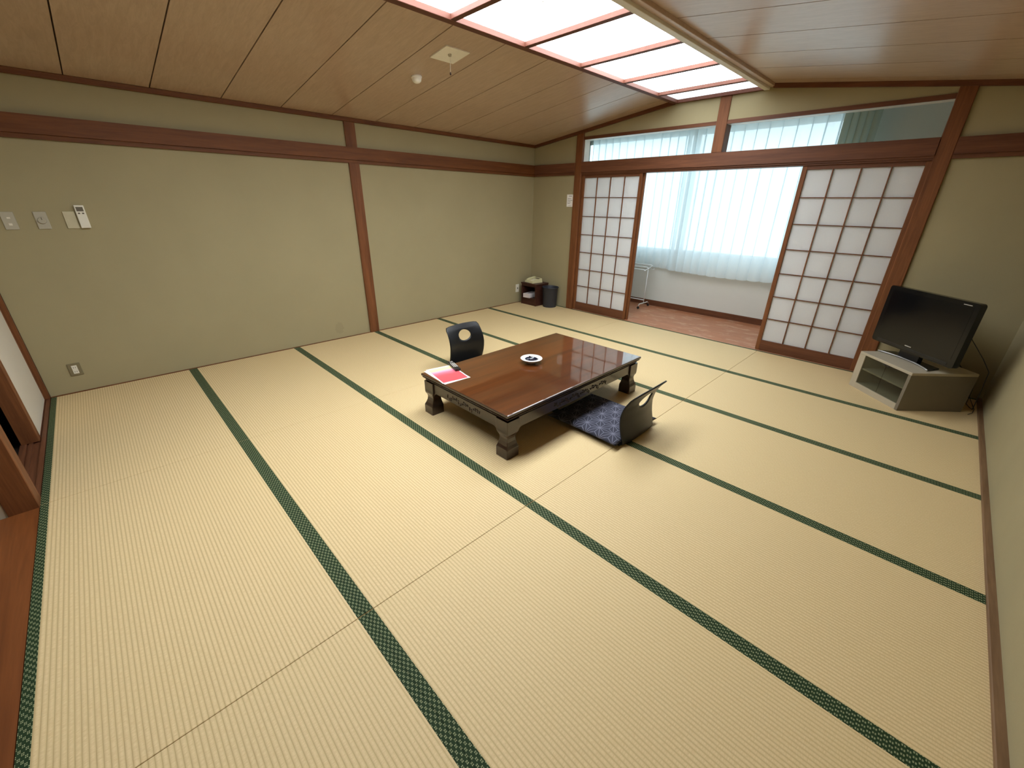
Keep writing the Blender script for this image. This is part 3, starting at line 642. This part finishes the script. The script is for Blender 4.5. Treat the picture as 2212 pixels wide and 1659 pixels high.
# ================================================================== LEGLESS CHAIRS
def chair(name, loc, rz, label):
    r = root(name, loc, rz, label, 'chair', 'legless chairs at the low table')
    # backrest sheet with a round hole; (t,s): t across -1..1, s up 0..1
    Wd, Ht = 0.196, 0.385
    pr = [(0.000, 0.030, 0.006), (0.06, 0.004, 0.018), (0.16, 0.006, 0.060), (0.35, 0.016, 0.135), (0.55, 0.020, 0.212), (0.72, 0.008, 0.280), (0.88, -0.018, 0.340), (1.0, -0.048, 0.384)]
    def at(s):
        for (s0, x0, z0), (s1, x1, z1) in zip(pr, pr[1:]):
            if s <= s1: 
                k = (s - s0) / (s1 - s0); k2 = k * k * (3 - 2 * k) if False else k
                return x0 + (x1 - x0) * k2, z0 + (z1 - z0) * k2
        return pr[-1][1:]
    def P(t, s):
        x, z = at(s); half = Wd * (1.0 + 0.045 * math.sin(math.pi * min(1, s / 0.9)) - 0.02 * s)
        return Vector((x + 0.034 * t * t * math.sin(math.pi * (0.1 + 0.8 * s)), t * half, z + 0.010 * (1 - t * t) * s))
    N, Mr = 96, 14; hs, hr = 0.740, 0.048
    bm = bmesh.new(); rings = []
    for k in range(Mr + 1):
        q = k / Mr; ring = []
        for i in range(N):
            a = 2 * math.pi * i / N
            ht, hv = 1.50 * hr / Wd * math.cos(a), hs + hr / Ht * math.sin(a)
            c, d = math.cos(a), math.sin(a)                       # rounded-rectangle outline around the hole centre
            n = 15.0; ex, ey = 1.0, (1.0 - hs if d > 0 else hs)
            rho = (abs(c / ex) ** n + abs(d / ey) ** n) ** (-1 / n)
            ot, os_ = c * rho, hs + d * rho
            ring.append(bm.verts.new(P(ht + (ot - ht) * q, min(1, max(0, hv + (os_ - hv) * q)))))
        rings.append(ring)
    for A, B in zip(rings, rings[1:]):
        for i in range(N): bm.faces.new((A[i], A[(i + 1) % N], B[(i + 1) % N], B[i]))
    bmesh.ops.recalc_face_normals(bm, faces=bm.faces[:])
    o = obj('backrest', bm, 'black_ply', r, smooth=True)
    md = o.modifiers.new('thick', 'SOLIDIFY'); md.thickness = 0.010; md.offset = 0
    # seat board
    bm = bmesh.new(); V = []
    for i in range(15):
        u = i / 14; row = []
        for j in range(13):
            v = j / 12 * 2 - 1; rx = 0.035 + 0.395 * u; cut = 0.05 * max(0, (u - 0.85) / 0.15) ** 2
            row.append(bm.verts.new((rx, v * (0.20 - cut), 0.0075 + 0.004 * abs(v) ** 3)))
        V.append(row)
    for A, B in zip(V, V[1:]):
        for j in range(12): bm.faces.new((A[j], A[j + 1], B[j + 1], B[j]))
    o = obj('seat', bm, 'black_ply', r, smooth=True)
    md = o.modifiers.new('thick', 'SOLIDIFY'); md.thickness = 0.010; md.offset = 0
    return r
chair('legless_chair', (1.600, 2.880, 0.0), 0.0, 'black legless floor chair behind the table, bare seat')
chair('legless_chair', (3.520, 2.870, 0.0), math.pi, 'black legless floor chair with a patterned cushion on its seat')
def cushion(loc, sx, sy, h):
    bm = bmesh.new(); n = 26
    def zz(u, v, top):
        e = (1 - abs(u) ** 5) * (1 - abs(v) ** 5); e = max(0, e) ** 0.42
        return h / 2 + (1 if top else -0.85) * h / 2 * e
    g = {}
    for top in (1, 0):
        for i in range(n + 1):
            for j in range(n + 1):
                u, v = i / n * 2 - 1, j / n * 2 - 1
                if not top and (i in (0, n) or j in (0, n)): g[(top, i, j)] = g[(1, i, j)]; continue
                pin = 1 - 0.035 * (1 - abs(u)) * (abs(v) ** 6) - 0.0
                pin2 = 1 - 0.035 * (1 - abs(v)) * (abs(u) ** 6)
                g[(top, i, j)] = bm.verts.new((u * sx / 2 * pin2, v * sy / 2 * pin, zz(u, v, top)))
    for top in (1, 0):
        for i in range(n):
            for j in range(n):
                q = [g[(top, i, j)], g[(top, i + 1, j)], g[(top, i + 1, j + 1)], g[(top, i, j + 1)]]
                bm.faces.new(q if top else q[::-1])
    o = obj('floor_cushion', bm, 'asanoha', loc=loc, smooth=True); return o
tag(cushion((3.205, 2.872, 0.0145), 0.575, 0.545, 0.050), 'square grey floor cushion with hemp-leaf star pattern beside the table', 'cushion')

# ================================================================== TELEVISION AND STAND
A = Vector((4.337, 5.093, 0)); B = Vector((4.696, 4.726, 0)); u = (B - A).normalized(); nrm = Vector((u.y, -u.x, 0))
if nrm.dot(CAM - A) < 0: nrm = -nrm
sw = (B - A).length
ts_rot = math.atan2(u.y, u.x)                       # local x along the front, local -y towards the viewer
st = root('tv_stand', A + (B - A) / 2, ts_rot, 'beige corner cabinet with glass doors under the television', 'cabinet')
# local frame: front at y=0, depth to +y
hw, dp, sh = sw / 2, 0.50, 0.318
obj('plinth', box((-hw + 0.01, 0.012, 0), (hw - 0.01, dp - 0.01, 0.03)), 'stand_grey', st)
obj('top_board', box((-hw, 0, sh - 0.022), (hw, dp, sh), 0.002), 'stand_beige', st)
obj('side_panel', box((-hw, 0.0, 0.0), (-hw + 0.062, dp, sh - 0.022), 0.001), 'stand_beige', st)
obj('side_panel', box((hw - 0.026, 0.0, 0.0), (hw, dp, sh - 0.022), 0.001), 'stand_grey', st)
obj('bottom_board', box((-hw + 0.062, 0.0, 0.03), (hw - 0.026, dp - 0.02, 0.048)), 'stand_beige', st)
obj('kick_strip', box((-hw + 0.062, 0.001, 0.0), (hw - 0.026, 0.012, 0.03)), 'stand_beige', st)
obj('back_panel', box((-hw + 0.062, dp - 0.02, 0.03), (hw - 0.026, dp - 0.008, sh - 0.022)), 'stand_grey', st)
obj('shelf', box((-hw + 0.062, 0.014, 0.170), (hw - 0.026, dp - 0.02, 0.182)), 'stand_beige', st)
mid = (-hw + 0.062 + hw - 0.026) / 2
for s in (0, 1):
    a, b = ((-hw + 0.064, mid - 0.001), (mid + 0.001, hw - 0.028))[s]
    d = obj('glass_door', box((a, 0.006, 0.050), (b, 0.011, sh - 0.024)), 'smoked', st)
    obj('door_clip', box(((b - 0.03) if s == 0 else a + 0.004, 0.003, sh - 0.036), (b - 0.004 if s == 0 else a + 0.03, 0.0065, sh - 0.026)), 'black_plastic', d)
tv = root('television', A + u * 0.235 - nrm * 0.19 + Vector((0, 0, sh)), ts_rot, 'black flat television angled on the corner cabinet', 'television')
tw, z0, z1 = 0.372, 0.072, 0.545
b = box((-tw, -0.022, z0), (tw, 0.022, z1)); bmesh.ops.bevel(b, geom=[e for e in b.edges if abs(e.verts[0].co.y - e.verts[1].co.y) > 0.03], offset=0.022, segments=4, affect='EDGES', profile=0.5)
obj('bezel', b, 'tv_gloss', tv)
obj('rear_shell', box((-tw + 0.06, 0.020, z0 + 0.05), (tw - 0.06, 0.075, z1 - 0.06), 0.012, 2), 'black_plastic', tv)
obj('screen', box((-tw + 0.036, -0.0228, z0 + 0.062), (tw - 0.036, -0.0212, z1 - 0.034)), 'tv_screen', tv)
obj('speaker_bar', box((-tw + 0.05, -0.0235, z0 + 0.012), (tw - 0.05, -0.021, z0 + 0.032), 0.001), 'black_plastic', tv)
obj('logo_mark', box((-0.045, -0.0234, z0 + 0.042), (0.012, -0.0220, z0 + 0.049)), 'silver', tv)
obj('logo_mark', box((tw - 0.115, -0.0234, z1 - 0.024), (tw - 0.055, -0.0220, z1 - 0.019)), 'silver', tv)
obj('neck', box((-0.09, -0.005, 0.012), (0.09, 0.035, z0 + 0.03), 0.006, 2), 'tv_gloss', tv)
arc = []
for k in range(17):
    t = -1 + k / 8; arc.append((t * 0.235, -0.02 + 0.028 * 0 + (-0.048) * (t * t) + 0.022))
poly = arc + [(0.20, 0.075), (-0.20, 0.075)]
obj('base', prism(poly, 0.001, 0.012, axis='z'), 'tv_gloss', tv)
obj('base_edge', tube([(x, y - 0.002, 0.009) for x, y in arc], 0.0055), 'silver', tv, smooth=True)
tvi = Matrix.Translation(tv.location) @ Matrix.Rotation(ts_rot, 4, 'Z'); tvi.invert()
def tvl(pts): return [tvi @ Vector(p) for p in pts]
obj('power_cord', tube(tvl([(4.90, 4.93, 0.62), (5.02, 4.99, 0.46), (5.085, 5.02, 0.36), (5.10, 5.08, 0.18), (5.11, 5.14, 0.02), (5.10, 5.22, 0.006), (5.08, 5.30, 0.006), (5.09, 5.42, 0.03), (5.09, 5.505, 0.18)]), 0.0026), 'black_plastic', tv, smooth=True)
obj('antenna_cable', tube(tvl([(4.84, 4.99, 0.58), (4.92, 5.24, 0.345), (4.99, 5.36, 0.25), (5.08, 5.34, 0.06), (5.125, 5.20, 0.006), (5.115, 5.10, 0.006), (5.09, 5.04, 0.006)]), 0.0024), 'black_plastic', tv, smooth=True)

# ================================================================== PHONE CORNER
ps = root('phone_stand', (0.250, 5.345, 0), 0, 'small dark wooden stand in the far corner with open compartment', 'cabinet')
x0, x1, y0, y1, zt = -0.155, 0.150, -0.142, 0.135, 0.332
obj('top_board', box((x0 - 0.008, y0 - 0.008, zt - 0.020), (x1 + 0.010, y1, zt), 0.003), 'cab_wood', ps)
obj('side_panel', box((x0, y0, 0), (x0 + 0.018, y1, zt - 0.02)), 'cab_wood', ps)
obj('side_panel', box((x1 - 0.018, y0, 0), (x1, y1, zt - 0.02)), 'cab_wood', ps)
obj('back_panel', box((x0 + 0.018, y1 - 0.012, 0), (x1 - 0.018, y1, zt - 0.02)), 'cab_wood', ps)
obj('shelf', box((x0 + 0.018, y0 + 0.004, 0.098), (x1 - 0.018, y1 - 0.012, 0.112)), 'cab_wood', ps)
obj('front_panel', box((x0 + 0.018, y0 + 0.006, 0.0), (x1 - 0.018, y0 + 0.020, 0.098)), 'cab_wood', ps)
obj('front_rail', box((x0 + 0.018, y0 + 0.002, zt - 0.048), (x1 - 0.018, y0 + 0.018, zt - 0.02)), 'cab_wood', ps)
tis = root('tissue_box', (0.215, 5.29, 0.1125), 0.12, 'pale tissue box inside the small corner stand', 'box')
obj('carton', box((-0.062, -0.118, 0), (0.062, 0.115, 0.062), 0.003), 'tissue', tis)
obj('slot', box((-0.012, -0.07, 0.0615), (0.012, 0.07, 0.0628)), 'ink', tis)
ph = root('telephone', (0.225, 5.335, 0.3325), -0.15, 'cream push-button telephone on the small corner stand', 'telephone')
obj('body', hexa([(-0.105, -0.095, 0), (0.095, -0.095, 0), (0.095, 0.10, 0), (-0.105, 0.10, 0), (-0.095, -0.085, 0.028), (0.085, -0.085, 0.028), (0.085, 0.095, 0.062), (-0.095, 0.095, 0.062)]), 'phone', ph)
hs = tube([(-0.070, -0.078, 0.032), (-0.070, -0.05, 0.044), (-0.070, 0.06, 0.062), (-0.070, 0.088, 0.060)], 0.015, 10)
obj('handset', hs, 'phone', ph, smooth=True)
obj('display', hexa([(-0.02, 0.045, 0.053), (0.07, 0.045, 0.053), (0.07, 0.07, 0.0575), (-0.02, 0.07, 0.0575), (-0.02, 0.045, 0.0548), (0.07, 0.045, 0.0548), (0.07, 0.07, 0.0592), (-0.02, 0.07, 0.0592)]), 'knob', ph)
for i in range(3):
    for j in range(4):
        zz = 0.028 + 0.034 * ((-0.06 + j * 0.024) + 0.085) / 0.18
        obj('key', box((-0.012 + i * 0.028 - 0.008, -0.06 + j * 0.024 - 0.007, zz - 0.002), (-0.012 + i * 0.028 + 0.008, -0.06 + j * 0.024 + 0.007, zz + 0.003)), 'white_plastic', ph)
bn = root('waste_bin', (0.538, 5.376, 0), 0, 'charcoal round plastic waste bin beside the corner stand', 'bin')
o = obj('body', lathe([(0.098, 0.0), (0.102, 0.004), (0.118, 0.285), (0.122, 0.29), (0.122, 0.298), (0.117, 0.298), (0.112, 0.285), (0.098, 0.010), (0.001, 0.010)], 48), 'bin', bn, smooth=True); auto_smooth(o, 40)
obj('rim', lathe([(0.1215, 0.288), (0.126, 0.290), (0.126, 0.300), (0.117, 0.300), (0.117, 0.2985)], 48, close_bot=False), 'bin', bn, smooth=True)
nt = root('notice', (0.700, D - 0.0005, 1.496), 0, 'small white printed notice pinned left of the left pillar', 'notice')
obj('sheet', box((-0.056, -0.0015, -0.078), (0.056, 0.0, 0.078)), 'sheet', nt)
bm = bmesh.new(); rnd = random.Random(4)
for (z, a, b, h) in ((0.058, -0.022, 0.020, 0.011), (0.024, -0.040, 0.020, 0.009), (0.004, -0.040, 0.038, 0.009), (-0.016, -0.040, 0.012, 0.009), (-0.036, -0.040, 0.006, 0.009), (-0.064, -0.022, 0.030, 0.006)):
    x = a
    while x < b:
        ww = rnd.uniform(0.004, 0.009); bm_box(bm, (x, -0.0019, z - h / 2 * rnd.uniform(.6, 1)), (x + ww, -0.0014, z + h / 2 * rnd.uniform(.6, 1))); x += ww + 0.0025
obj('print', bm, 'ink', nt)['kind'] = 'stuff'

# ================================================================== LEFT-WALL FITTINGS
def plate(name, y0, y1, z0, z1, mat, label, cat, th=0.008):
    r = root(name, (0, (y0 + y1) / 2, (z0 + z1) / 2), 0, label, cat); h, v = (y1 - y0) / 2, (z1 - z0) / 2
    obj('cover', box((0, -h, -v), (th, h, v), 0.002), mat, r); return r
r = plate('light_switch', 0.162, 0.228, 1.238, 1.354, 'plate_grey', 'grey two-button switch plate at the far left of the wall', 'switch')
obj('button', box((0.008, -0.006, 0.014), (0.011, 0.010, 0.024)), 'white_plastic', r); obj('button', box((0.008, -0.008, -0.030), (0.011, 0.008, -0.016)), 'white_plastic', r)
r = plate('dimmer_switch', 0.320, 0.385, 1.238, 1.354, 'plate_grey', 'grey dial switch plate, second from the left on the wall', 'switch')
d = lathe([(0.001, 0), (0.022, 0), (0.020, 0.012), (0.001, 0.012)], 28, False); bmesh.ops.rotate(d, verts=d.verts[:], matrix=Matrix.Rotation(math.pi / 2, 3, 'Y'))
obj('dial', d, 'plate_grey', r, loc=(0.008, 0, 0)); obj('pointer', box((0.019, -0.002, 0.004), (0.0215, 0.002, 0.020)), 'lcd', r)
r = plate('blank_plate', 0.467, 0.531, 1.238, 1.355, 'plate_cream', 'blank cream wall plate left of the air-conditioner remote', 'wall plate')
obj('inset', box((0.008, -0.022, -0.046), (0.0092, 0.022, 0.046), 0.0005), 'plate_cream', r)
r = root('wall_remote', (0, 0.566, 1.318), 0, 'white air-conditioner remote in its holder on the wall', 'remote')
obj('holder', box((0, -0.027, -0.079), (0.008, 0.027, 0.03), 0.002), 'white_plastic', r)
obj('body', box((0.008, -0.027, -0.078), (0.026, 0.027, 0.080), 0.003), 'white_plastic', r)
obj('screen', box((0.026, -0.019, 0.038), (0.0272, 0.019, 0.068)), 'lcd', r)
for k in (-1, 1): obj('button', box((0.026, k * 0.011 - 0.006, 0.020), (0.0276, k * 0.011 + 0.006, 0.029)), 'lcd', r)
r = plate('power_outlet', 0.155, 0.229, 0.140, 0.240, 'plate_olive', 'olive wall outlet with white socket low by the entry corner', 'outlet')
s = obj('socket', box((0.008, -0.016, -0.034), (0.011, 0.016, 0.034), 0.001), 'white_plastic', r)
for z in (-0.017, 0.017):
    for y in (-0.006, 0.006): obj('slot', box((0.0108, y - 0.0013, z - 0.005), (0.0114, y + 0.0013, z + 0.005)), 'black_plastic', s)
r = plate('phone_jack', 5.165, 5.232, 0.165, 0.285, 'white_plastic', 'white jack plate on the left wall beside the corner stand', 'outlet', 0.012)
obj('port', box((0.012, -0.01, -0.012), (0.0135, 0.01, 0.012)), 'lcd', r)

# ================================================================== CEILING FITTINGS (in the left slope)
ang = -math.atan(SL)
def on_slope(name, x, y, label, cat):
    r = root(name, (x, y, zl(x)), 0, label, cat); r.rotation_euler = (0, ang, 0); return r
vt = on_slope('ceiling_vent', 1.658, 2.795, 'square ivory ceiling vent with pull cord', 'vent')
bm = bmesh.new()
o_, i_, ap = 0.104, 0.088, -0.004
def ringv(h, z): return [bm.verts.new((sx * h, sy * h, z)) for sx, sy in ((-1, -1), (1, -1), (1, 1), (-1, 1))]
R0, R1, R2 = ringv(o_, 0.001), ringv(o_, -0.008), ringv(i_, -0.008)
for a, b in ((R0, R1), (R1, R2)):
    for k in range(4): bm.faces.new((a[k], a[(k + 1) % 4], b[(k + 1) % 4], b[k]))
bmesh.ops.recalc_face_normals(bm, faces=bm.faces[:])
obj('vent_frame', bm, 'vent', vt)
bm = bmesh.new(); R = [bm.verts.new((sx * i_, sy * i_, -0.008)) for sx, sy in ((-1, -1), (1, -1), (1, 1), (-1, 1))]
Q = [bm.verts.new((sx * 0.014, sy * 0.014, -0.0012)) for sx, sy in ((-1, -1), (1, -1), (1, 1), (-1, 1))]
for k in range(4): bm.faces.new((R[k], R[(k + 1) % 4], Q[(k + 1) % 4], Q[k]))
bm.faces.new(Q); bmesh.ops.recalc_face_normals(bm, faces=bm.faces[:])
obj('dish', bm, 'vent', vt)
obj('cord_outlet', lathe([(0.001, -0.014), (0.010, -0.014), (0.013, -0.001)], 20), 'plate_grey', vt, smooth=True)
zc = zl(1.658) - 0.012
pc = root('pull_cord', (1.658, 2.795, zc), 0, 'thin pull cord with dark bead hanging from the ceiling vent', 'cord')
obj('string', tube([(0, 0, 0), (0, 0, -0.098)], 0.0014, 6), 'cord', pc)
obj('bead', lathe([(0.0008, -0.114), (0.005, -0.112), (0.0065, -0.104), (0.004, -0.096), (0.001, -0.095)], 16, True), 'knob', pc, smooth=True)
sd = on_slope('smoke_detector', 1.205, 2.795, 'round ivory smoke detector on the ceiling near the vent', 'smoke detector')
obj('base', lathe([(0.001, 0.0), (0.042, 0.0), (0.044, -0.008), (0.040, -0.014), (0.001, -0.014)], 36), 'vent', sd, smooth=False)
obj('dome', lathe([(0.038, -0.013), (0.038, -0.022), (0.034, -0.034), (0.024, -0.043), (0.010, -0.047), (0.001, -0.047)], 36, close_bot=False), 'vent', sd, smooth=True)
